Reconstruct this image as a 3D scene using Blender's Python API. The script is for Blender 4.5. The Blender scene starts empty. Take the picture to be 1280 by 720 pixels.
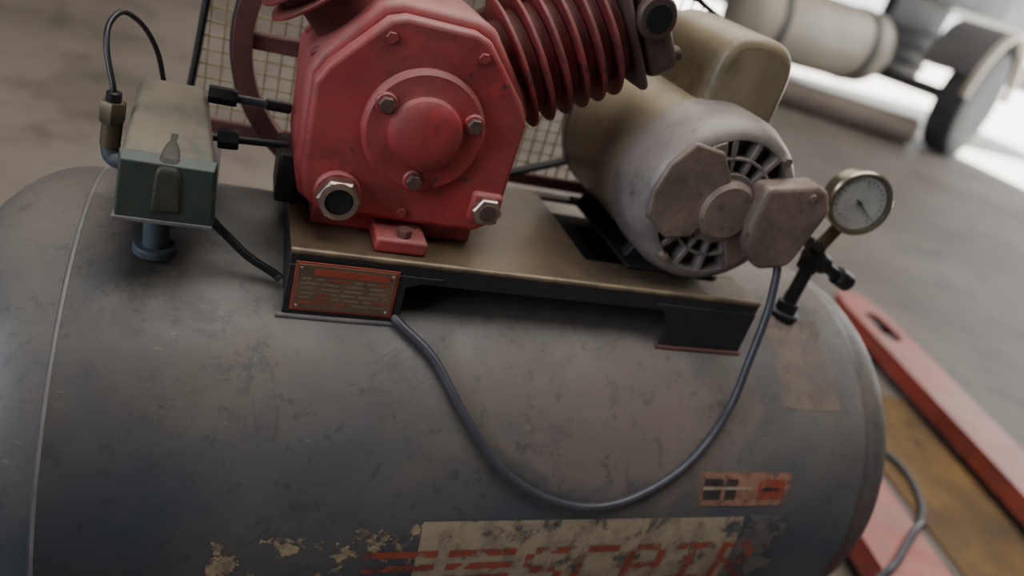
import bpy, bmesh, math, random
from mathutils import Vector, Matrix
random.seed(4)
SC=bpy.context.scene
# ------------------------------------------------------------------ materials
def hexc(h):
    h=h.lstrip('#'); v=[int(h[i:i+2],16)/255 for i in (0,2,4)]
    return tuple((c/12.92 if c<=.04045 else ((c+.055)/1.055)**2.4) for c in v)+(1,)
class NT:
    def __init__(s,name):
        s.m=bpy.data.materials.new(name); s.m.use_nodes=True; s.t=s.m.node_tree; s.n=s.t.nodes; s.l=s.t.links
        s.b=s.n['Principled BSDF']
        s.geo=s.n.new('ShaderNodeNewGeometry')
    def noise(s,scale,detail=6,rough=.6,dist=0,stretch=None):
        n=s.n.new('ShaderNodeTexNoise'); n.inputs['Scale'].default_value=scale; n.inputs['Detail'].default_value=detail
        n.inputs['Roughness'].default_value=rough; n.inputs['Distortion'].default_value=dist
        src=s.geo.outputs['Position']
        if stretch:
            mp=s.n.new('ShaderNodeMapping'); mp.inputs['Scale'].default_value=stretch; s.l.new(src,mp.inputs['Vector']); src=mp.outputs[0]
        s.l.new(src,n.inputs['Vector']); return n.outputs['Fac']
    def rng(s,v,a,b,c=0,d=1):
        m=s.n.new('ShaderNodeMapRange'); m.interpolation_type='SMOOTHSTEP'
        s.l.new(v,m.inputs[0]); 
        for i,x in zip((1,2,3,4),(a,b,c,d)): m.inputs[i].default_value=x
        return m.outputs[0]
    def math(s,op,a,b):
        m=s.n.new('ShaderNodeMath'); m.operation=op
        for i,x in enumerate((a,b)):
            if isinstance(x,(int,float)): m.inputs[i].default_value=x
            else: s.l.new(x,m.inputs[i])
        return m.outputs[0]
    def dist(s,p):
        m=s.n.new('ShaderNodeVectorMath'); m.operation='DISTANCE'; s.l.new(s.geo.outputs['Position'],m.inputs[0]); m.inputs[1].default_value=p
        return m.outputs['Value']
    def mix(s,f,a,b):
        m=s.n.new('ShaderNodeMix'); m.data_type='RGBA'
        if isinstance(f,(int,float)): m.inputs[0].default_value=f
        else: s.l.new(f,m.inputs[0])
        for i,x in ((6,a),(7,b)):
            if isinstance(x,tuple): m.inputs[i].default_value=x
            elif isinstance(x,str): m.inputs[i].default_value=hexc(x)
            else: s.l.new(x,m.inputs[i])
        return m.outputs[2]
    def sep(s,v):
        m=s.n.new('ShaderNodeSeparateXYZ'); s.l.new(v,m.inputs[0]); return m.outputs
    def col(s,c): s.l.new(c,s.b.inputs['Base Color'])
    def bump(s,h,st,dist=.002):
        b=s.n.new('ShaderNodeBump'); b.inputs['Strength'].default_value=st; b.inputs['Distance'].default_value=dist
        s.l.new(h,b.inputs['Height']); s.l.new(b.outputs[0],s.b.inputs['Normal'])
def mat(name,base,var=None,dust='#8d7d6c',amt=.5,rough=.6,metal=0,scale=25,bump=.25,chip=None,chipth=.62,up=.0,bd=.001):
    t=NT(name); c=t.mix(t.rng(t.noise(scale),.35,.65),base,var or base)
    if chip:
        c=t.mix(t.rng(t.noise(scale*2.2,8,.7),chipth,chipth+.05),c,chip)
        c=t.mix(t.math('MULTIPLY',t.rng(t.noise(scale*.9,9,.75,.6),.48,.66),.65),c,chip)
    nz=t.sep(t.geo.outputs['Normal'])[2]
    k=t.rng(nz,-.3+up,1.0,.15,1.0)
    k=t.math('MULTIPLY',k,t.rng(t.noise(scale*.7,7,.65),.3,.62,.25,1))
    k=t.math('MULTIPLY',k,amt)
    t.col(t.mix(k,c,dust)); t.b.inputs['Roughness'].default_value=rough; t.b.inputs['Metallic'].default_value=metal
    t.bump(t.noise(scale*8,6),bump,bd); return t.m
def plain(name,c,rough=.5,metal=0):
    t=NT(name); t.col(t.mix(t.rng(t.noise(60),.3,.7),c,tuple(x*.75 for x in hexc(c)[:3])+(1,)))
    t.b.inputs['Roughness'].default_value=rough; t.b.inputs['Metallic'].default_value=metal; return t.m
red=mat('red_paint','#b0323a','#963036',dust='#b0807a',amt=.75,rough=.5,chip='#5a262a',chipth=.62,scale=20)
redfin=mat('red_fin_paint','#943238','#6e292c',dust='#8e6a60',amt=.65,rough=.55,chip='#42262a',chipth=.57)
headm=mat('dirty_cast_head','#5a423f','#453836',dust='#80695c',amt=.6,rough=.5,chip='#3a3030')
motm=mat('motor_dusty_paint','#8c816f','#716a60',dust='#ab9a7c',amt=.85,rough=.4,scale=12,chip='#4f4840',chipth=.60)
bellm=mat('motor_bell_paint','#857b7a','#686062',dust='#a39689',amt=.65,rough=.38,scale=20,chip='#4e4647',chipth=.60)
platem=mat('motor_cover_plate','#857268','#6b5d56',dust='#9b897a',amt=.5,rough=.42,chip='#524640',chipth=.60)
capm=mat('capacitor_cover_paint','#8e816c','#736957',dust='#ad9c7e',amt=.9,rough=.35,scale=14,chip='#564e44',chipth=.62)
black=plain('black_rubber','#1f1f24',.4)
dark=plain('opening_shade_black','#0e0d0f',.8)  # near-black colour that paints the shade inside openings
cablem=plain('cable_grey','#45464e',.35)
steel=mat('zinc_steel','#c4b6aa','#9a8c84',dust='#a07868',amt=.4,rough=.3,metal=.8)
brass=mat('old_brass','#6a604a','#50483a',dust='#7a6a58',amt=.5,rough=.45,metal=.5)
chrome=mat('gauge_case_plated','#b4ae98','#928c7a',dust='#8c8270',amt=.4,rough=.25,metal=.9)
platf=mat('platform_dusty_steel','#51473e','#3d3733',dust='#7e6d56',amt=.85,rough=.34,metal=.15,scale=10,chip='#2c2826',chipth=.60)
skirt=mat('platform_dark_paint','#25262c','#1e1f24',dust='#50453d',amt=.5,rough=.5)
edgem=mat('worn_edge','#84735f','#5a4e46',dust='#968468',amt=.6,rough=.4,metal=.3,scale=40)
weldm=mat('weld_bead_paint','#6a6a6c','#555558',dust='#948a80',amt=.6,rough=.5)
green=mat('green_enamel','#334742','#293b39',dust='#62665c',amt=.5,rough=.45,scale=30,chip='#4c4236')
greentop=mat('switch_cover_top','#58605a','#434a46',dust='#85796a',amt=.85,rough=.5,scale=30,chip='#3e403a')
ribm=mat('switch_rib_rusty','#3b3d36','#2e3430',dust='#5f5b4e',amt=.5,rough=.6,scale=50,chip='#54402e')
bluepipe=mat('blue_grey_pipe','#46535e','#3a444e',dust='#6b635a',amt=.4,rough=.5)
rust=mat('flywheel_rust','#6a403c','#512f2e',dust='#7c5a4e',amt=.5,rough=.6)
wire=plain('guard_wire','#b39e76',.5,.2)
# tank
t=NT('tank_paint')
nz=t.sep(t.geo.outputs['Normal'])[2]
c=t.mix(t.rng(t.noise(5,6,.6),.35,.65),'#3d434c','#474a51')
c=t.mix(t.math('MULTIPLY',t.rng(t.noise(3.4,6,.6,.5),.48,.64),.5),c,'#5f5753')
k=t.math('MULTIPLY',t.rng(nz,.2,1.0),t.rng(t.noise(6,9,.68,.3),.3,.62,.35,1))
c=t.mix(t.math('MULTIPLY',k,.82),c,'#766c62')
def stain(c,p,r,colr,a):
    m=t.math('ADD',t.dist(p),t.rng(t.noise(12,8,.7,.5),.2,.8,-.05,.05))
    return t.mix(t.math('MULTIPLY',t.rng(m,r,r*.45),a),c,colr)
c=stain(c,(.40,-.195,.155),.13,'#7e6f66',.5)
c=stain(c,(.53,-.20,.145),.09,'#7c6e66',.4)
c=stain(c,(.02,-.14,.20),.12,'#70675e',.4)
c=stain(c,(.25,-.16,.19),.10,'#6e665e',.35)
c=t.mix(t.math('MULTIPLY',t.rng(t.noise(55,8,.75),.54,.66),.42),c,'#2a2d33')
c=t.mix(t.math('MULTIPLY',t.rng(t.noise(9,10,.8,.6),.55,.64),.45),c,'#33363c')
c=t.mix(t.math('MULTIPLY',t.rng(t.noise(26,9,.8,0,(1,3,3)),.62,.70),.5),c,'#9a9086')
t.col(c); t.l.new(t.rng(t.noise(12,8,.7),.3,.7,.36,.62),t.b.inputs['Roughness']); t.bump(t.noise(90,5),.12,.001)
tank=t.m
def worn(name,a,b,th,w=.06,sc=28,mx=1):
    t=NT(name); c=t.mix(t.rng(t.noise(45,8,.7),.45,.6),a,b); t.col(c)
    t.b.inputs['Roughness'].default_value=.5
    al=t.rng(t.noise(sc,9,.72,.3),th,th+w,0,mx); t.l.new(al,t.b.inputs['Alpha']); return t.m
lab=worn('label_beige_worn','#9b8b78','#827566',.34,.14)
labp=worn('label_beige_peeled','#9a8a70','#786a5a',.52)
labg=worn('label_grey_faded','#5d5a59','#4f4c4c',.44)
labf=worn('label_faint_residue','#8d7e72','#7f7069',.36,.2,20,.65)
labr=worn('label_red_print','#994636','#823e32',.40,.12,40,.9)
labd=worn('label_dark_print','#3a3434','#2e2c2e',.42)
labs=worn('small_label_print','#926c5a','#7a5a4d',.38,.14)
tagm=mat('name_plate_brown','#745c4a','#5f4d40',dust='#8a7460',amt=.3)
tagr=plain('name_plate_red','#a44a38',.5)
tagl=plain('name_plate_text','#8a7460',.5)
jack=mat('pallet_jack_red','#ab4038','#8c342e',dust='#b48876',amt=.6,rough=.42,scale=8,chip='#5c3a34',chipth=.63)
t=NT('floor_concrete')
c=t.mix(t.rng(t.noise(.9,7,.6),.35,.65),'#7a7067','#655c54')
c=t.mix(t.math('MULTIPLY',t.rng(t.noise(3,9,.7,.5),.48,.66),.75),c,'#4e463f')
c=t.mix(t.math('MULTIPLY',t.rng(t.noise(1.6,8,.7,.8),.54,.66),.3),c,'#76684e')
c=t.mix(t.math('MULTIPLY',t.rng(t.noise(14,9,.75),.60,.70),.5),c,'#a09488')
t.col(c); t.b.inputs['Roughness'].default_value=.58; t.bump(t.noise(40,6),.2,.003); concrete=t.m
t=NT('yard_ground'); t.col(t.mix(t.noise(2),'#e4e0d8','#d4cec4')); t.b.inputs['Roughness'].default_value=.9; yard=t.m
t=NT('wall_paint'); t.col(t.mix(t.noise(2),'#8b8780','#7b7872')); t.b.inputs['Roughness'].default_value=.8; wallm=t.m
t=NT('ceiling_sheet'); t.col(t.mix(t.noise(1),'#a5a29c','#96938d')); t.b.inputs['Roughness'].default_value=.8; ceilm=t.m
card=mat('cardboard_sheet','#8c6c3c','#6a5334',dust='#5c4c3a',amt=.6,rough=.85,scale=6,chip='#4c3f30',chipth=.6)
truckm=mat('truck_grey','#6c6e72','#5b5d62',dust='#8d8880',amt=.5,rough=.5,scale=3)
truckd=mat('truck_dark','#45464b','#38393e',dust='#6d6760',amt=.4,rough=.6,scale=3)
tirem=mat('tire_rubber','#424347','#36373b',dust='#6c6761',amt=.5,rough=.7,scale=6)
pipem=mat('pipe_brown_grey','#776c64','#665c55',dust='#877a6c',amt=.6,rough=.6,scale=4)
fuelm=mat('fuel_tank_pale','#b9b2a4','#a59e92',dust='#c4b8a0',amt=.5,rough=.4,scale=3)
# ------------------------------------------------------------------ mesh helpers
def group(name,loc=(0,0,0)):
    e=bpy.data.objects.new(name,None); e.location=loc; e.empty_display_size=.05; SC.collection.objects.link(e); return e
def mk(name,verts,faces,m,parent=None,smooth=True,bevel=0,seg=2,angle=35):
    me=bpy.data.meshes.new(name); me.from_pydata([tuple(v) for v in verts],[],faces); me.update()
    bm=bmesh.new(); bm.from_mesh(me); bmesh.ops.remove_doubles(bm,verts=bm.verts,dist=1e-6); bmesh.ops.recalc_face_normals(bm,faces=bm.faces); bm.to_mesh(me); bm.free()
    o=bpy.data.objects.new(name,me); SC.collection.objects.link(o); me.materials.append(m)
    if parent:
        o.parent=parent; o.matrix_parent_inverse=Matrix.Translation(parent.location).inverted()
    if bevel:
        b=o.modifiers.new('bevel','BEVEL'); b.width=bevel; b.segments=seg; b.limit_method='ANGLE'; b.angle_limit=math.radians(30)
    if smooth:
        for p in me.polygons: p.use_smooth=True
        try:
            me.set_sharp_from_angle(angle=math.radians(angle))
        except Exception: pass
    return o
def basis(d):
    d=Vector(d).normalized(); a=Vector((0,0,1)) if abs(d.z)<.9 else Vector((1,0,0))
    u=a.cross(d).normalized(); return u,d.cross(u).normalized(),d
def lathe(name,prof,org,d,m,parent=None,seg=48,caps=True,**k):
    """prof: list of (h,r)"""
    u,v,d=basis(d); org=Vector(org); V=[];F=[]
    for h,r in prof:
        for i in range(seg):
            a=2*math.pi*i/seg; V.append(org+d*h+(u*math.cos(a)+v*math.sin(a))*max(r,1e-5))
    n=len(prof)
    for j in range(n-1):
        for i in range(seg):
            F.append((j*seg+i,j*seg+(i+1)%seg,(j+1)*seg+(i+1)%seg,(j+1)*seg+i))
    if caps: F.append(tuple(range(seg))); F.append(tuple((n-1)*seg+i for i in range(seg)))
    return mk(name,V,F,m,parent,**k)
def cyl(name,a,b,r,m,parent=None,seg=24,bev=None,**k):
    a=Vector(a);b=Vector(b);L=(b-a).length; e=min(r*.15,L*.2) if bev is None else bev
    return lathe(name,[(0,r-e),(e,r),(L-e,r),(L,r-e)],a,b-a,m,parent,seg,**k)
def hexn(name,a,b,r,m,parent=None,**k):
    a=Vector(a);b=Vector(b);L=(b-a).length
    return lathe(name,[(0,r*.93),(L*.12,r),(L*.85,r),(L,r*.9)],a,b-a,m,parent,6,angle=20,**k)
def prism(name,poly,org,U,W,N,d0,d1,m,parent=None,bevel=0,**k):
    org=Vector(org);U=Vector(U);W=Vector(W);N=Vector(N);n=len(poly)
    V=[org+U*p[0]+W*p[1]+N*d0 for p in poly]+[org+U*p[0]+W*p[1]+N*d1 for p in poly]
    F=[tuple(range(n)),tuple(range(2*n-1,n-1,-1))]+[(i,(i+1)%n,n+(i+1)%n,n+i) for i in range(n)]
    return mk(name,V,F,m,parent,bevel=bevel,**k)
def fprism(name,poly,y0,y1,m,parent=None,bevel=0,**k): # poly in xz, extruded in y
    return prism(name,poly,(0,0,0),(1,0,0),(0,0,1),(0,1,0),y0,y1,m,parent,bevel,**k)
def box(name,lo,hi,m,parent=None,bevel=.001,rz=0,**k):
    x0,y0,z0=lo;x1,y1,z1=hi
    cx,cy=(x0+x1)/2,(y0+y1)/2;c,s=math.cos(rz),math.sin(rz)
    P=[]
    for z in (z0,z1):
        for x,y in ((x0,y0),(x1,y0),(x1,y1),(x0,y1)):
            dx,dy=x-cx,y-cy; P.append((cx+c*dx-s*dy,cy+s*dx+c*dy,z))
    F=[(0,1,2,3),(4,7,6,5),(0,4,5,1),(1,5,6,2),(2,6,7,3),(3,7,4,0)]
    return mk(name,P,F,m,parent,bevel=bevel,**k)
def catmull(P,n=10):
    P=[Vector(p) for p in P]; Q=[P[0]*2-P[1]]+P+[P[-1]*2-P[-2]]; out=[]
    for i in range(1,len(Q)-2):
        for j in range(n):
            t=j/n; a,b,c,d=Q[i-1],Q[i],Q[i+1],Q[i+2]
            out.append(.5*((2*b)+(c-a)*t+(2*a-5*b+4*c-d)*t*t+(3*b-a-3*c+d)*t**3))
    out.append(P[-1]); return out
def sweep(name,P,r,m,parent=None,seg=12,n=10,smoothpath=True,closed=False):
    Q=catmull(P,n) if smoothpath else [Vector(p) for p in P]
    V=[];F=[];u=None
    for i,p in enumerate(Q):
        d=(Q[min(i+1,len(Q)-1)]-Q[max(i-1,0)]).normalized()
        if closed: d=(Q[(i+1)%len(Q)]-Q[i-1]).normalized()
        if u is None: u=basis(d)[0]
        u=(u-d*u.dot(d)).normalized(); v=d.cross(u)
        for j in range(seg):
            a=2*math.pi*j/seg; V.append(p+(u*math.cos(a)+v*math.sin(a))*r)
    L=len(Q)
    for i in range(L if closed else L-1):
        for j in range(seg):
            a=i*seg;b=((i+1)%L)*seg
            F.append((a+j,a+(j+1)%seg,b+(j+1)%seg,b+j))
    if not closed: F.append(tuple(range(seg))); F.append(tuple((L-1)*seg+i for i in range(seg)))
    return mk(name,V,F,m,parent)
R=.247
def cp(x,a,r=R): return (x,-r*math.sin(a),r*math.cos(a))
def cpatch(name,x0,x1,a0,a1,m,parent,r=R+.0008,th=.0005):
    nx=max(1,int((x1-x0)/.05)); na=max(2,int((a1-a0)/.04)); V=[];F=[]
    for i in range(nx+1):
        for j in range(na+1): V.append(cp(x0+(x1-x0)*i/nx,a0+(a1-a0)*j/na,r))
    for i in range(nx):
        for j in range(na):
            F.append((i*(na+1)+j,(i+1)*(na+1)+j,(i+1)*(na+1)+j+1,i*(na+1)+j+1))
    return mk(name,V,F,m,parent)
# ------------------------------------------------------------------ TANK
XL,XR=-.108,.735
T=group('compressor_air_tank',(.31,0,0))
prof=[]; dh=.135
for i in range(17):
    a=math.pi/2*i/16; prof.append((XL-dh*math.cos(a)**.9 if i<16 else XL,R*math.sin(a)**.95 if i else 0))
prof[-1]=(XL-.003,R)
prof+=[(XL-.002,R+.0012),(XL+.002,R+.0012),(XL+.004,R),(XL+.2,R),(XR-.2,R),(XR-.004,R),(XR-.002,R+.0008),(XR+.002,R+.0008),(XR+.003,R)]
for i in range(1,17):
    a=math.pi/2*(1-i/16); prof.append((XR+dh*math.cos(a)**.9,R*math.sin(a)**.95 if i<16 else 0))
lathe('tank_shell',prof,(0,0,0),(1,0,0),tank,T,128)
lathe('weld_seam_a',[(-.002,R+.0005),(-.001,R+.0018),(.001,R+.0018),(.002,R+.0005)],(XL,0,0),(1,0,0),weldm,T,128,caps=False)
for nm,x in (('l',0.0),('r',.62)):
    for s in (-1,1):
        fprism('foot_%s%d'%(nm,s),[(x,-.36),(x+.05,-.36),(x+.05,-.15),(x,-.15)],min(s*.15,s*.156),max(s*.15,s*.156),skirt,T,.001)
        box('foot_pad_%s%d'%(nm,s),(x-.01,min(s*.13,s*.2),-.36),(x+.06,max(s*.13,s*.2),-.352),skirt,T)
# labels
cpatch('label_band',.205,.575,1.31,1.75,lab,T)
cpatch('label_band_peeled',.02,.205,1.31,1.75,labp,T)
cpatch('label_grey_end',.575,.64,1.30,1.75,labg,T,r=R+.0011)  # grey, worn right end of the label
cpatch('label_patch_faint',.611,.70,.33,.81,labf,T)
cpatch('small_label',.503,.63,1.10,1.255,labs,T)
for i,(a,b) in enumerate(((.512,.535),(.54,.555),(.585,.62))): cpatch('small_label_print_%d'%i,a,b,1.13,1.225,labd if i!=2 else labr,T,r=R+.0012)
cpatch('small_label_bar',.51,.575,1.165,1.18,lab,T,r=R+.0015)
cpatch('small_label_bar_b',.59,.615,1.17,1.185,labd,T,r=R+.0015)
G={'S':"01111 10000 10000 01110 00001 00001 11110",'C':"01111 10000 10000 10000 10000 10000 01111",'A':"01110 10001 10001 11111 10001 10001 10001",'I':"11111 00100 00100 00100 00100 00100 11111",'R':"11110 10001 10001 11110 10100 10010 10001",'=':"11111 00000 11111 00000 11111 00000 11111"}
x=.155
for gi,ch in enumerate("==SCAIR"):
    w=.0095 if ch!='=' else .014
    rows=G[ch].split()
    V=[];F=[]
    for ri,row in enumerate(rows):
        for ci,b in enumerate(row):
            if b=='1':
                s=len(V); a0=1.44+ri*.034;a1=a0+.034
                for q in ((x+ci*w,a0),(x+(ci+1)*w,a0),(x+(ci+1)*w,a1),(x+ci*w,a1)): V.append(cp(q[0],q[1],R+.0014))
                F.append((s,s+1,s+2,s+3))
    mk('label_glyph_%d'%gi,V,F,labr,T,smooth=False); x+=w*5+.012
# ------------------------------------------------------------------ PLATFORM
P=group('mounting_platform',(.31,0,.275)); zt=.275
box('plate_pump',(.06,-.129,.270),(.365,.105,zt),platf,P)
box('plate_front_strip',(.365,-.129,.270),(.56,-.075,zt),platf,P)
box('plate_rear_strip',(.365,.088,.270),(.56,.105,zt),platf,P)
box('plate_motor_side',(.50,-.075,.270),(.56,.088,zt),platf,P)
box('well_shade_plate',(.362,-.08,.249),(.505,.1,.2515),dark,P)  # black sheet painting the shade seen down the platform opening
box('front_flange',(.06,-.1312,.254),(.56,-.1262,.2735),skirt,P)
sweep('front_edge_bead',[(.06,-.1285,.2735),(.3,-.1285,.2735),(.56,-.1285,.2735)],.0034,edgem,P)
fprism('leg_front_left',[(.06,.207),(.165,.207),(.165,.25),(.20,.262),(.06,.262)],-.1325,-.1275,skirt,P,.0008)
fprism('leg_front_right',[(.455,.207),(.56,.207),(.56,.262),(.43,.262),(.447,.250),(.455,.235)],-.1325,-.1275,skirt,P,.0008)
fprism('leg_rear_left',[(.06,.22),(.165,.22),(.165,.27),(.06,.27)],.10,.105,skirt,P,.0008)
fprism('leg_rear_right',[(.455,.22),(.56,.22),(.56,.27),(.455,.27)],.10,.105,skirt,P,.0008)
box('side_left',(.06,-.129,.225),(.064,.105,.27),skirt,P)
box('side_right',(.556,-.129,.225),(.56,.105,.27),skirt,P)
sweep('weld_left',[cp(.055,.561,R+.0005),cp(.11,.563,R+.0005),cp(.17,.561,R+.0005)],.0028,weldm,P)
sweep('weld_right',[cp(.45,.561,R+.0005),cp(.5,.563,R+.0005),cp(.562,.561,R+.0005)],.0028,rust,P)
box('name_plate',(.0655,-.1342,.2175),(.1565,-.133,.2665),tagr,P,.0004)
box('name_plate_field',(.068,-.1348,.2198),(.154,-.134,.2644),tagm,P,.0003)
box('name_plate_header',(.082,-.1351,.2545),(.149,-.1346,.261),tagr,P,0)
for i in range(6):
    z=.2505-i*.0048; x0=.072
    while x0<.148:
        L=random.uniform(.005,.018); box('name_plate_text_%d_%d'%(i,int(x0*1e4)),(x0,-.1350,z-.0009),(min(x0+L,.150),-.1346,z+.0009),tagl if random.random()<.75 else tagr,P,0); x0+=L+random.uniform(.002,.007)
for i,(a,b) in enumerate(((.071,.223),(.151,.223),(.071,.261),(.151,.261))): cyl('rivet_%d'%i,(a,-.1362,b),(a,-.134,b),.0016,steel,P,10)
# ------------------------------------------------------------------ PUMP
U=group('compressor_pump',(.155,-.02,.275)); cx,cz=.155,.386
def sym(half): return [(cx+a,cz+b) for a,b in half]+[(cx-a,cz+b) for a,b in reversed(half)]
body=sym([(.074,-.094),(.092,-.084),(.098,-.06),(.100,.028),(.092,.045),(.05,.094),(.034,.100)])
fprism('crankcase',body,-.078,.055,red,U,.008,seg=4)
fr=sym([(.072,-.090),(.088,-.080),(.0935,-.058),(.095,.024),(.086,.040),(.044,.086),(.030,.091)])
fprism('front_cover',fr,-.092,-.07,red,U,.005,seg=4)
lathe('bearing_cap',[(0,.055),(.006,.0545),(.009,.051),(.0095,.036),(.0105,.033),(.016,.031),(.0195,.025),(.0205,.012),(.0207,0)],(cx+.003,-.091,cz),(0,-1,0),red,U,64)
for i,a in enumerate((152,22,268)):
    bx=cx+.003+.0435*math.cos(math.radians(a)); bz=cz+.0435*math.sin(math.radians(a))
    cyl('cap_boss_%d'%i,(bx,-.095,bz),(bx,-.103,bz),.0095,red,U)
    hexn('cap_bolt_%d'%i,(bx,-.101,bz),(bx,-.109,bz),.0072,headm,U)
for i,(a,b) in enumerate(((-.04,.072),(.04,.072),(0,-.08))):
    hexn('cover_bolt_%d'%i,(cx+a,-.091,cz+b),(cx+a,-.095,cz+b),.005,red,U)
# oil filler nut & sight glass
cyl('filler_boss',(.0945,-.09,.3165),(.0945,-.098,.3165),.021,red,U)
hexn('filler_nut',(.0945,-.096,.3165),(.0945,-.112,.3165),.0195,steel,U)
lathe('filler_ring',[(0,.0165),(.004,.0165),(.0042,.0125),(.001,.012)],(.0945,-.111,.3165),(0,-1,0),steel,U,32)
cyl('filler_plug',(.0945,-.1105,.3165),(.0945,-.1128,.3165),.0115,black,U)
box('sight_boss',(.216,-.098,.308),(.247,-.088,.339),red,U,.004)
hexn('sight_nut',(.2315,-.096,.3235),(.2315,-.106,.3235),.0145,steel,U)
cyl('sight_glass',(.2315,-.1055,.3235),(.2315,-.1075,.3235),.0085,headm,U)
# foot
box('foot_block',(.132,-.118,.2755),(.180,-.075,.290),red,U,.003)
hexn('drain_plug',(.158,-.108,.290),(.158,-.108,.298),.007,rust,U)
box('crank_base',(.078,-.075,.2752),(.232,.06,.300),red,U,.003)
box('side_lug_left',(.046,-.04,.2755),(.066,.02,.325),skirt,U,.003)
# V cylinders
yc=-.018
def vcyl(tag,ang,neck,r0,h0,h1,pitch,fr_,hs,ft=.0042):
    d=Vector((math.sin(ang),0,math.cos(ang))); o=Vector((cx,yc,cz)); nrm=Vector((math.cos(ang),0,-math.sin(ang)))
    prism('deck_flange_'+tag,[(-.05,-.05),(.05,-.05),(.05,.05),(-.05,.05)],o,nrm,(0,1,0),d,.062,.090,red,U,.006)
    prof=[(.075,neck),(h0-.004,neck)]
    h=h0
    while h<h1:
        prof+=[(h,neck),(h+.0006,fr_-.001),(h+.0014,fr_),(h+ft-.001,fr_),(h+ft,fr_-.001),(h+ft+.001,r0)]; prof.append((h+pitch-.001,r0)); h+=pitch
    prof+=[(h,neck)]
    lathe('cylinder_'+tag,prof,o,d,redfin,U,56,angle=25)
    s=hs
    prism('valve_plate_'+tag,[(-s,-s),(s,-s),(s,s),(-s,s)],o,nrm,(0,1,0),d,h,h+.010,headm,U,.006)
    prism('cylinder_head_'+tag,[(-s*.92,-s*.92),(s*.92,-s*.92),(s*.92,s*.92),(-s*.92,s*.92)],o,nrm,(0,1,0),d,h+.011,h+.046,headm,U,.012,seg=3)
    for i,(a,b) in enumerate(((-1,-1),(1,-1),(1,1),(-1,1))):
        p=o+nrm*(a*s*.68)+Vector((0,1,0))*(b*s*.68); cyl('head_bolt_%s_%d'%(tag,i),p+d*(h+.040),p+d*(h+.051),.0075,headm,U)
        p=o+nrm*(a*.041)+Vector((0,1,0))*(b*.041); hexn('deck_bolt_%s_%d'%(tag,i),p+d*.088,p+d*.096,.006,redfin,U)
    return o,d,nrm,h
o,d,nrm,h=vcyl('right',math.radians(57),.044,.048,.106,.195,.0175,.064,.054)
p=o+d*(h+.028)+Vector((0,-.046,0))-nrm*.010
cyl('head_port_right',p,p+Vector((0,-.012,0)),.020,headm,U); cyl('port_hole_right',p+Vector((0,-.010,0)),p+Vector((0,-.0135,0)),.013,dark,U)
vcyl('left',math.radians(-43),.036,.044,.124,.19,.0135,.060,.046,.004)
sweep('intercooler_tube',[(.30,.02,.57),(.27,.03,.60),(.2,.04,.61),(.1,.04,.60),(.04,.03,.57)],.008,bluepipe,U)
# flywheel
W=group('pump_flywheel',(.155,.127,.386))
lathe('rim',[(0,.141),(0,.160),(.006,.161),(.009,.156),(.013,.161),(.017,.156),(.020,.161),(.026,.160),(.026,.141),(.0,.141)],(cx,.112,cz),(0,1,0),rust,W,96,caps=False)
lathe('hub',[(0,.026),(.034,.026)],(cx,.104,cz),(0,1,0),rust,W)
for i in range(5):
    a=math.radians(90+72*i+20); dr=Vector((math.cos(a),0,math.sin(a))); pp=Vector((-dr.z,0,dr.x))
    prism('spoke_%d'%i,[(.02,-.011),(.145,-.008),(.145,.008),(.02,.011)],(cx,.112,cz),dr,pp,(0,1,0),.006,.02,rust,W,.002)
cyl('crankshaft',(cx,.057,cz),(cx,.15,cz),.012,steel,W)
# ------------------------------------------------------------------ MOTOR
M=group('electric_motor',(.468,0,.275)); mx,mz,mr=.468,.3725,.090
lathe('motor_body',[(-.075,mr-.004),(-.072,mr-.001),(.105,mr-.001),(.108,mr-.004)],(mx,0,mz),(0,1,0),motm,M,96)
lathe('rear_bell',[(0,mr),(.012,mr),(.022,mr-.008),(.030,mr-.03),(.032,.02),(.034,0)],(mx,.106,mz),(0,1,0),bellm,M,72)
lathe('front_bell',[(-.024,mr),(-.0235,mr+.0018),(.020,mr+.0015),(.036,mr-.003),(.045,mr-.009),(.048,mr-.016),(.048,mr-.018),(.040,mr-.019),(.030,mr-.02)],(mx,-.073,mz),(0,-1,0),bellm,M,96)
cyl('vent_shade_disc',(mx,-.098,mz),(mx,-.102,mz),mr-.017,dark,M,64)  # black disc painting the shade behind the vent slots
def ring(name,r0,r1,y0,y1,m,par,a0=0,a1=360,n=None):
    n=n or max(6,int(abs(a1-a0)/5))
    full=abs(a1-a0)>=360
    V=[];F=[]
    for i in range(n+1):
        a=math.radians(a0+(a1-a0)*i/n)
        for r,y in ((r0,y0),(r1,y0),(r1,y1),(r0,y1)): V.append((mx+r*math.cos(a),y,mz+r*math.sin(a)))
    for i in range(n):
        for j in range(4): F.append((i*4+j,i*4+(j+1)%4,(i+1)*4+(j+1)%4,(i+1)*4+j))
    if not full: F.append((0,1,2,3)); F.append(tuple(n*4+j for j in range(4)))
    return mk(name,V,F,m,par,bevel=.0012)
ring('vent_ring_mid',.051,.0545,-.121,-.100,bellm,M,0,360,72)
ring('vent_ring_inner',.029,.038,-.122,-.100,bellm,M,0,360,60)
for i in range(15):
    a=math.radians(i*24+8); dr=Vector((math.cos(a),0,math.sin(a))); pp=Vector((-dr.z,0,dr.x))
    prism('vent_rib_%d'%i,[(.028,-.0022),(.074,-.0032),(.074,.0032),(.028,.0022)],(mx,0,mz),dr,pp,(0,1,0),-.1205,-.100,bellm,M,.001)
ring('solid_sector_left',.02,.072,-.1225,-.105,platem,M,112,210)
ring('solid_sector_right',.02,.072,-.1225,-.105,platem,M,-62,10)
cyl('bearing_hub',(mx,-.100,mz),(mx,-.132,mz),.032,platem,M,48,bev=.005)
dz=-.006
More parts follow.
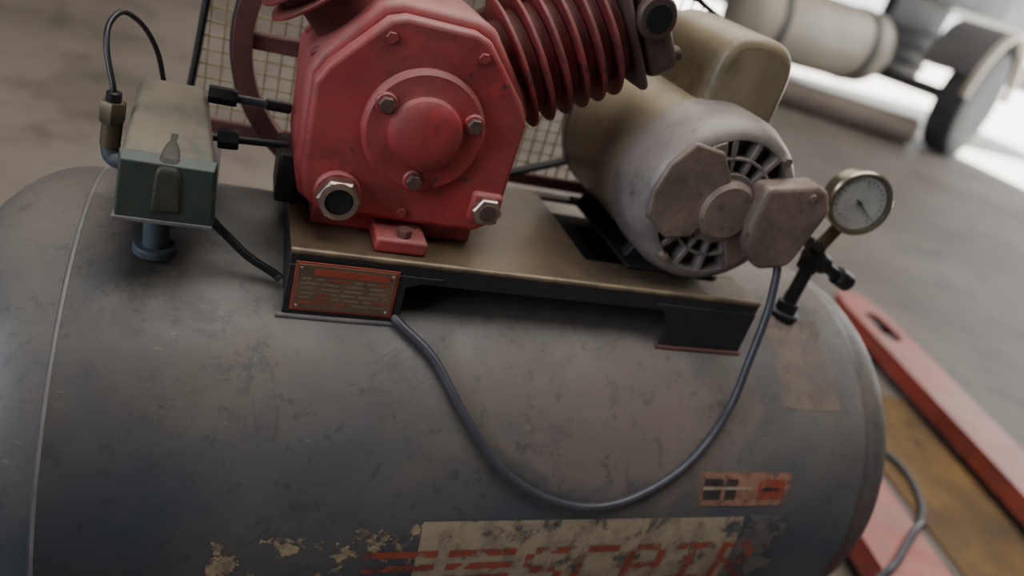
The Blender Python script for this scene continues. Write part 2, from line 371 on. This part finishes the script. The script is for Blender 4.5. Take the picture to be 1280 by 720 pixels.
fprism('cover_plate',[(a,b+dz) for a,b in [(.379,.385),(.383,.360),(.412,.340),(.440,.345),(.456,.375),(.452,.392),(.460,.410),(.440,.436),(.405,.440),(.386,.415)]],-.128,-.121,platem,M,.003,seg=3)
fprism('terminal_box',[(a,b+dz*.5) for a,b in [(.490,.412),(.548,.424),(.562,.420),(.576,.400),(.574,.388),(.561,.338),(.553,.330),(.524,.324),(.512,.330),(.496,.352),(.489,.372)]],-.145,-.118,platem,M,.006,seg=4)
cyl('terminal_screw',(.545,-.144,.408),(.545,-.148,.408),.004,steel,M,12)
for i,a in enumerate((52,142,232,322)):
    a=math.radians(a); hexn('through_bolt_%d'%i,(mx+.076*math.cos(a),-.112,mz+.076*math.sin(a)),(mx+.076*math.cos(a),-.126,mz+.076*math.sin(a)),.0052,steel,M)
# motor foot
box('foot_plate',(.41,-.085,.2755),(.528,.098,.279),skirt,M,.001)
fprism('foot_saddle_front',[(.415,.279),(.521,.279),(.51,.305),(.426,.305)],-.065,-.05,skirt,M,.002)
fprism('foot_saddle_rear',[(.415,.279),(.521,.279),(.51,.305),(.426,.305)],.07,.085,skirt,M,.002)
# capacitor cover
n=20
ccx,ccz,cw,chh=.487,.474,.046,.058
pl=[(ccx-cw,ccz-.03)]
for i in range(n+1):
    a=math.pi*(1-i/n); e=.75; ca,sa=math.cos(a),math.sin(a)
    pl.append((ccx+cw*math.copysign(abs(ca)**e,ca),ccz+.012+(chh-.012)*abs(sa)**e))
pl.append((ccx+cw,ccz-.03))
fprism('capacitor_cover',pl,-.058,.085,capm,M,.010,seg=5)
# motor pulley + belts
lathe('motor_pulley',[(0,.03),(.0,.042),(.005,.042),(.009,.034),(.013,.042),(.017,.034),(.021,.042),(.026,.042),(.026,.03)],(mx,.141,mz),(0,1,0),rust,M,48)
def belt(y,name):
    r1,r2=.1595,.043; D=mx-cx; a=math.asin((r1-r2)/D); pts=[]
    for i in range(49):
        th=math.pi/2-a+ (2*math.pi-2*(math.pi/2-a))*i/48
        pts.append((cx+r1*math.cos(th),y,cz+r1*math.sin(th)))
    for i in range(13):
        th=-(math.pi/2-a)+2*(math.pi/2-a)*i/12
        pts.append((mx+r2*math.cos(th),y+.029,mz+r2*math.sin(th)))
    sweep(name,pts,.0038,black,BG,seg=8,smoothpath=False,closed=True)
BG=group('v_belt_pair',(.3,.13,.386)); belt(.121,'belt_inner'); belt(.129,'belt_outer')
# ------------------------------------------------------------------ BELT GUARD
K=group('wire_belt_guard',(.28,.175,.27)); gy=.178
ol=[(-.048,.262),(-.040,.34),(-.022,.56),(.05,.60),(.35,.60),(.58,.52),(.60,.262)]
sweep('guard_frame',[(a,gy,b) for a,b in ol]+[(-.048,gy,.262)],.0042,black,K,seg=8,smoothpath=False)
box('guard_bottom_rail',(-.05,gy-.006,.255),(.60,gy+.004,.272),rust,K,.002)
for i,xx in enumerate((.10,.50)):
    box('guard_stay_%d'%i,(xx,.106,.258),(xx+.015,gy,.262),skirt,K,.0005)
def inside(x,z):
    c=False;n=len(ol)
    for i in range(n):
        x1,z1=ol[i];x2,z2=ol[(i+1)%n]
        if (z1>z)!=(z2>z) and x<(x2-x1)*(z-z1)/(z2-z1)+x1: c=not c
    return c
V=[];F=[]
def wirebox(a,b,w=.0009):
    a=Vector(a);b=Vector(b);d=(b-a).normalized();u,v,_=basis(d);s=len(V)
    for p in (a,b):
        for q in ((1,1),(-1,1),(-1,-1),(1,-1)): V.append(p+u*w*q[0]+v*w*q[1])
    for j in range(4): F.append((s+j,s+(j+1)%4,s+4+(j+1)%4,s+4+j))
x=-.045
while x<.6:
    zs=[.262+.002*k for k in range(180) if inside(x,.262+.002*k)]
    if zs: wirebox((x,gy,zs[0]),(x,gy,zs[-1]))
    x+=.0155
z=.27
while z<.6:
    xs=[-.05+.002*k for k in range(330) if inside(-.05+.002*k,z)]
    if xs: wirebox((xs[0],gy+.001,z),(xs[-1],gy+.001,z))
    z+=.0155
mk('guard_mesh',V,F,wire,K,smooth=False)
# ------------------------------------------------------------------ PRESSURE SWITCH
S=group('pressure_switch',(-.045,-.03,.285))
cyl('stand_flange',(-.048,-.085,.2325),(-.048,-.085,.241),.018,bluepipe,S,32)
cyl('stand_pipe',(-.048,-.085,.238),(-.048,-.085,.284),.0105,bluepipe,S)
hexn('stand_nut',(-.048,-.085,.272),(-.048,-.085,.284),.0145,bluepipe,S)
def loft(name,secs,m,parent,bevel):
    V=[];F=[];n=len(secs[0])
    for s_ in secs: V+=s_
    for j in range(len(secs)-1):
        for i in range(n): F.append((j*n+i,j*n+(i+1)%n,(j+1)*n+(i+1)%n,(j+1)*n+i))
    F.append(tuple(range(n))); F.append(tuple((len(secs)-1)*n+i for i in range(n)))
    return mk(name,V,F,m,parent,bevel=bevel,seg=3)
def sec(y,x0,x1,z0,z1,c=.008): return [(x0,y,z0),(x1,y,z0),(x1-.002,y,z1-c),(x1-c,y,z1),(x0+c,y,z1),(x0+.002,y,z1-c)]
loft('switch_cover',[sec(-.128,-.075,-.004,.288,.336,.003),sec(-.10,-.076,-.006,.288,.343,.005),sec(.03,-.082,-.018,.288,.350),sec(.062,-.080,-.022,.288,.340)],greentop,S,.002)
loft('switch_front',[sec(-.1315,-.0745,-.0045,.287,.3345,.002),sec(-.122,-.0765,-.0025,.286,.3400,.002)],green,S,.001)
loft('front_rib',[sec(-.1335,-.050,-.028,.295,.331,.005),sec(-.126,-.050,-.028,.294,.3405,.005),sec(-.085,-.045,-.033,.30,.3445,.003)],ribm,S,.003)
box('switch_base',(-.077,-.1325,.2838),(-.004,.06,.2875),weldm,S,.0008)
cyl('tube_upper',(-.02,.01,.352),(.054,.01,.352),.0042,cablem,S); hexn('tube_nut_upper',(-.02,.01,.352),(.005,.01,.352),.0085,black,S)
cyl('tube_lower',(-.012,-.02,.322),(.054,-.02,.326),.0036,black,S); hexn('tube_nut_lower',(-.008,-.02,.322),(.010,-.02,.323),.0095,black,S)
cyl('tube_tip_upper',(.03,.01,.352),(.053,.01,.352),.0055,black,S)
sweep('gland_elbow',[(-.074,-.055,.302),(-.082,-.055,.300),(-.089,-.052,.303),(-.091,-.05,.312)],.007,bluepipe,S)
cyl('gland_body',(-.0905,-.05,.31),(-.089,-.05,.334),.008,brass,S); hexn('gland_nut',(-.0895,-.05,.332),(-.0888,-.05,.350),.0105,brass,S)
cyl('gland_tip',(-.0888,-.05,.35),(-.0886,-.05,.358),.006,black,S)
sweep('jumper_cable',[(-.061,.05,.344),(-.066,.04,.370),(-.074,.03,.390),(-.083,.012,.405),(-.092,-.003,.411),(-.0985,-.02,.402),(-.097,-.035,.385),(-.090,-.048,.362),(-.0888,-.05,.352)],.0024,black,S,seg=10)
c2=group('switch_cable',(.02,-.1,.26))
sweep('cable_run',[(-.012,-.10,.284),(-.006,-.105,.282),(.000,-.105,.275),(.008,-.10,.265),(.027,-.103,.249),(.050,-.105,.236),(.057,-.108,.232)],.0038,black,c2)
# ------------------------------------------------------------------ MAIN CABLE
mc=group('power_cable',(.38,-.2,.1))
pts=[cp(.155,.51,R+.005),cp(.168,.575,R+.006)]+[cp(x/1000,a/1000,R+.0055) for x,a in ((199,695),(231,900),(272,1093),(323,1205),(379,1245),(432,1189),(486,1049))]
pts+=[(.530,-.190,.172),(.542,-.172,.225),(.551,-.155,.276),(.5525,-.143,.310),(.552,-.137,.325)]
sweep('cable_run_main',pts,.0044,cablem,mc,n=14)
# ------------------------------------------------------------------ GAUGE + VALVE
g=group('pressure_gauge',(.66,-.078,.24))
lathe('bung',[(0,.018),(.006,.018),(.008,.013),(.02,.013),(.021,.009),(.034,.009)],(.653,-.075,.2345),(0,0,1),black,g,24)
cyl('riser',(.653,-.075,.25),(.652,-.078,.335),.0085,black,g)
hexn('riser_nut',(.653,-.076,.30),(.652,-.077,.318),.0135,black,g)
lathe('outlet_arm',[(0,.008),(.02,.008),(.022,.012),(.034,.012),(.036,.007),(.062,.007),(.064,.0115),(.085,.0115),(.087,.008)],(.640,-.077,.322),(.93,-.02,-.36),black,g,24)
cyl('valve_stub',(.652,-.078,.33),(.628,-.085,.338),.0075,black,g); cyl('gauge_neck',(.652,-.078,.33),(.664,-.079,.362),.0075,brass,g)
gn=Vector((-.28,-.95,.10)).normalized(); gc=Vector((.672,-.078,.393))
lathe('gauge_case',[(0,.02),(.002,.032),(.004,.035),(.022,.035),(.0235,.0375),(.029,.0375),(.031,.0355),(.031,.0325),(.022,.032)],gc-gn*.020,gn,chrome,g,64)
dial=plain('gauge_dial_white','#b4b2ae',.25); inkm=plain('dial_ink','#3a3a3c',.5)
cyl('dial',gc+gn*.001,gc+gn*.0055,.0318,dial,g,48)
gu=Vector((0,0,1)).cross(gn).normalized()*-1; gv=gn.cross(gu)*1
if gv.z<0: gv=-gv
for i in range(21):
    a=math.radians(225-270*i/20); dr=gu*math.cos(a)+gv*math.sin(a); pp=gn.cross(dr)
    L=.006 if i%5==0 else .003
    prism('tick_%d'%i,[(.028-L,-.0004),(.028,-.0004),(.028,.0004),(.028-L,.0004)],gc+gn*.0057,dr,pp,gn,0,.0003,inkm,g)
a=math.radians(215); dr=gu*math.cos(a)+gv*math.sin(a)
prism('needle',[(-.006,-.001),(.024,-.0004),(.024,.0004),(-.006,.001)],gc+gn*.0064,dr,gn.cross(dr),gn,0,.0005,inkm,g)
cyl('needle_hub',gc+gn*.0056,gc+gn*.0075,.0025,inkm,g,16)
# ------------------------------------------------------------------ PALLET JACK
J=group('pallet_jack',(1.6,-.1,-.36)); FZ=-.36; FL=1.5
ang=math.radians(-12); fd=Vector((math.sin(-ang),math.cos(ang),0)); fs=Vector((fd.y,-fd.x,0))
def fork(tag,tip):
    tip=Vector((tip[0],tip[1],0)); w=.078
    outer=[(-w,-FL),(w,-FL),(w,-.12),(w*.8,-.03),(w*.45,0),(-w*.45,0),(-w*.8,-.03),(-w,-.12)]
    slot=[]
    for i in range(20):
        a=2*math.pi*(i+.5)/20; slot.append((.034*math.cos(a),-.235+.055*math.copysign(1,math.sin(a))+.034*math.sin(a)))
    bm=bmesh.new()
    def addloop(L):
        vs=[bm.verts.new(tip+fs*a+fd*b+Vector((0,0,-.283))) for a,b in L]
        return [bm.edges.new((vs[i],vs[(i+1)%len(vs)])) for i in range(len(vs))]
    e=addloop(outer)+addloop(slot)
    bmesh.ops.triangle_fill(bm,use_beauty=True,edges=e)
    r=bmesh.ops.extrude_face_region(bm,geom=bm.faces[:])
    vs=[v for v in r['geom'] if isinstance(v,bmesh.types.BMVert)]
    bmesh.ops.translate(bm,verts=vs,vec=(0,0,.006)); bmesh.ops.recalc_face_normals(bm,faces=bm.faces)
    me=bpy.data.meshes.new('fork_top_'+tag); bm.to_mesh(me); bm.free(); me.materials.append(jack)
    o=bpy.data.objects.new('fork_top_'+tag,me); SC.collection.objects.link(o); o.parent=J; o.matrix_parent_inverse=Matrix.Translation(J.location).inverted()
    for s in (-1,1):
        prism('fork_side_%s_%d'%(tag,s),[(s*w,-FL),(s*(w-.006),-FL),(s*(w-.006),-.12),(s*w,-.12)],tip,fs,fd,(0,0,1),-.33,-.279,jack,J,.001)
    prism('fork_nose_'+tag,[(-w,-.12),(-w*.8,-.03),(-w*.45,0),(w*.45,0),(w*.8,-.03),(w,-.12),(w*.9,-.12),(w*.4,-.01),(-w*.4,-.01),(-w*.9,-.12)],tip,fs,fd,(0,0,1),-.318,-.279,jack,J,0)
    p=tip+fd*-.235
    for q in (-.035,.035):
        c=p+fd*q*1.1; cyl('fork_roller_%s_%s'%(tag,'a' if q<0 else 'b'),Vector((c.x,c.y,-.323))-fs*.035,Vector((c.x,c.y,-.323))+fs*.035,.0365,black,J)
    return tip
t1=fork('near',(2.085,1.10)); t2=fork('far',(1.53,1.20))
bc=(t1+t2)/2-fd*(FL+.02)
prism('jack_body',[(-.36,-.12),(.36,-.12),(.36,.02),(-.36,.02)],bc,fs,fd,(0,0,1),-.33,-.16,jack,J,.01)
prism('jack_mast',[(-.09,-.2),(.09,-.2),(.09,-.08),(-.09,-.08)],bc,fs,fd,(0,0,1),-.25,.02,jack,J,.015)
bb=bc-fd*.16
cyl('steer_wheel_a',Vector((bb.x,bb.y,-.27))-fs*.08,Vector((bb.x,bb.y,-.27))-fs*.02,.09,black,J); cyl('steer_wheel_b',Vector((bb.x,bb.y,-.27))+fs*.02,Vector((bb.x,bb.y,-.27))+fs*.08,.09,black,J)
hb=Vector((bb.x,bb.y,.0)); ht=hb-fd*.3+Vector((0,0,.75))
cyl('handle_shaft',hb,ht,.018,jack,J); sweep('handle_grip',[ht,ht+fs*.09+Vector((0,0,.05)),ht+fs*.1+Vector((0,0,.16)),ht+Vector((0,0,.2)),ht-fs*.1+Vector((0,0,.16)),ht-fs*.09+Vector((0,0,.05)),ht],.013,black,J)
# cardboard / extension cord
box('cardboard_sheet',(1.48,-.9,FZ+.0005),(1.80,.62,FZ+.005),card,None,.001,rz=math.radians(-10))
sweep('extension_cord',[(1.05,.52,FZ+.012),(1.3,.50,FZ+.012),(1.52,.43,FZ+.013),(1.60,.34,FZ+.014),(1.60,.25,FZ+.014),(1.545,.155,FZ+.014),(1.45,.085,-.325),(1.40,.055,-.283),(1.345,.028,-.268),(1.28,-.01,-.268),(1.215,-.05,-.268),(1.15,-.08,-.268),(1.05,-.12,-.30),(1.0,-.14,-.34)],.0075,cablem)
# ------------------------------------------------------------------ ROOM
WX=6.4
def slab(name,lo,hi,m): return box(name,lo,hi,m,None,0)
slab('floor',(-9,-7,FZ-.2),(WX+.2,14,FZ),concrete)
slab('yard_ground',(WX+.2,-30,FZ-.2),(60,60,FZ-.005),yard)
slab('ceiling',(-9.2,-7.2,3.8),(WX+.2,14.2,4.0),ceilm)
slab('wall_left',(-9.2,-7,FZ),(-9,14,3.8),wallm)
slab('wall_back',(-9.2,14,FZ),(WX+.2,14.2,3.8),wallm)
slab('wall_front',(-9.2,-7.2,FZ),(WX+.2,-7,3.8),wallm)
slab('wall_right',(WX,-7,FZ),(WX+.2,1.5,3.8),wallm)
slab('wall_right_header',(WX,1.5,3.2),(WX+.2,13,3.8),wallm)
slab('wall_right_end',(WX,13,FZ),(WX+.2,14,3.8),wallm)
# truck in doorway
Q=group('parked_truck',(6,5.7,FZ))
lathe('fuel_tank',[(0,.05),(.03,.22),(.09,.30),(.14,.32),(1.5,.32),(1.55,.30),(1.61,.22),(1.64,.05)],(3.9,5.2,.30),(1,0,0),fuelm,Q,64)
for i,x in enumerate((4.2,5.2)): lathe('fuel_strap_%d'%i,[(0,.315),(0,.33),(.07,.33),(.07,.315)],(x,5.2,.30),(1,0,0),truckd,Q,64,caps=False)
box('chassis_rail',(2.2,5.6,.30),(9.5,5.7,.55),truckm,Q,.01)
box('cargo_body',(2.2,5.0,.85),(9.4,7.2,2.6),truckm,Q,.03)
box('side_panel',(5.65,5.35,.16),(6.35,5.5,.87),truckm,Q,.02)
for i in range(3): box('side_step_%d'%i,(5.7,5.25,.24+i*.15),(6.3,5.36,.28+i*.15),truckd,Q,.01)
# wheel with tread + narrow chrome fender lip
ax=Vector((.42,-.907,0)); wc=Vector((6.24,4.60,.13)); al=Vector((.907,.42,0)); UP=Vector((0,0,1))
lathe('wheel_tire',[(-.13,.28),(-.14,.42),(-.12,.475),(-.06,.488),(-.05,.478),(-.01,.478),(0,.49),(.01,.478),(.05,.478),(.06,.488),(.12,.475),(.14,.42),(.13,.28)],wc,ax,tirem,Q,64)
lathe('wheel_rim',[(.09,.285),(.135,.29),(.137,.27),(.10,.24),(.06,.12),(.10,.10),(.105,.0)],wc,ax,truckd,Q,48,caps=False)
V=[];F=[];n=28
for i in range(n+1):
    a=math.radians(5+170*i/n)
    for r,y in ((.60,.10),(.65,.10),(.65,.16),(.60,.16)): V.append(wc+al*(r*math.cos(a))+UP*(r*math.sin(a)+.02)+ax*y)
for i in range(n):
    for j in range(4): F.append((i*4+j,i*4+(j+1)%4,(i+1)*4+(j+1)%4,(i+1)*4+j))
F.append((0,1,2,3)); F.append(tuple(n*4+j for j in range(4)))
mk('fender_lip',V,F,fuelm,Q)
V=[];F=[]
for i in range(n+1):
    a=math.radians(20+140*i/n)
    for r,y in ((.62,-.35),(.635,-.35),(.635,.12),(.62,.12)): V.append(wc+al*(r*math.cos(a))+UP*(r*math.sin(a)+.02)+ax*y)
for i in range(n):
    for j in range(4): F.append((i*4+j,i*4+(j+1)%4,(i+1)*4+(j+1)%4,(i+1)*4+j))
F.append((0,1,2,3)); F.append(tuple(n*4+j for j in range(4)))
mk('fender_arch',V,F,truckd,Q)
cyl('axle',wc-ax*.12,wc-ax*1.0,.06,truckd,Q)
# steel pipe lying on floor
bm_=group('steel_pipe',(5.2,4.9,FZ)); 
lathe('pipe_shell',[(0,.10),(0,.125),(1.52,.125),(1.52,.10)],(4.40,5.17,FZ+.126),(.93,-.36,0),pipem,bm_,40)
# ------------------------------------------------------------------ LIGHT
def area(name,loc,rot,size,size2,power,col):
    l=bpy.data.lights.new(name,'AREA'); l.shape='RECTANGLE'; l.size=size; l.size_y=size2; l.energy=power; l.color=col
    o=bpy.data.objects.new(name,l); o.location=loc; o.rotation_euler=rot; SC.collection.objects.link(o)
area('overhead_fill_main',(.8,.2,3.7),(0,0,0),3.6,3.6,165,(1,.96,.91))  # soft fill lamp added under the closed ceiling; no skylight is built
area('overhead_fill_back',(2.5,5.5,3.7),(0,0,0),5,4,135,(1,.95,.89))  # second overhead fill, added to brighten the far floor
area('area_fill_left',(-3.6,-1.5,1.6),(0,math.radians(-80),math.radians(15)),2.6,2.2,100,(.82,.91,1))  # cool lamp added for the bluish sheen on the left tank head; no window
sun=bpy.data.lights.new('sun','SUN'); sun.energy=24; sun.angle=.01; sun.color=(1,.97,.93)
so=bpy.data.objects.new('sun',sun); so.rotation_euler=(math.radians(12),0,0); SC.collection.objects.link(so)
w=bpy.data.worlds.new('sky'); SC.world=w; w.use_nodes=True; bgn=w.node_tree.nodes['Background']; bgn.inputs[0].default_value=(.95,.97,1,1); bgn.inputs[1].default_value=3.5
# ------------------------------------------------------------------ CAMERA
cam=bpy.data.cameras.new('camera'); co=bpy.data.objects.new('camera',cam); SC.collection.objects.link(co)
Rt=Vector((.9222,-.27316,.27374)).normalized(); Dn=Vector((.10138,-.51235,-.85277)); Dn=(Dn-Rt*Dn.dot(Rt)).normalized(); Fw=Rt.cross(Dn)
Mx=Matrix((( Rt.x,-Dn.x,-Fw.x,0),(Rt.y,-Dn.y,-Fw.y,-.7141),(Rt.z,-Dn.z,-Fw.z,.5798),(0,0,0,1)))
co.matrix_world=Mx; cam.sensor_width=36; cam.lens=930.6/1280*36; cam.clip_start=.02; cam.clip_end=200
cam.dof.use_dof=True; cam.dof.focus_distance=.62; cam.dof.aperture_fstop=2.8
SC.camera=co
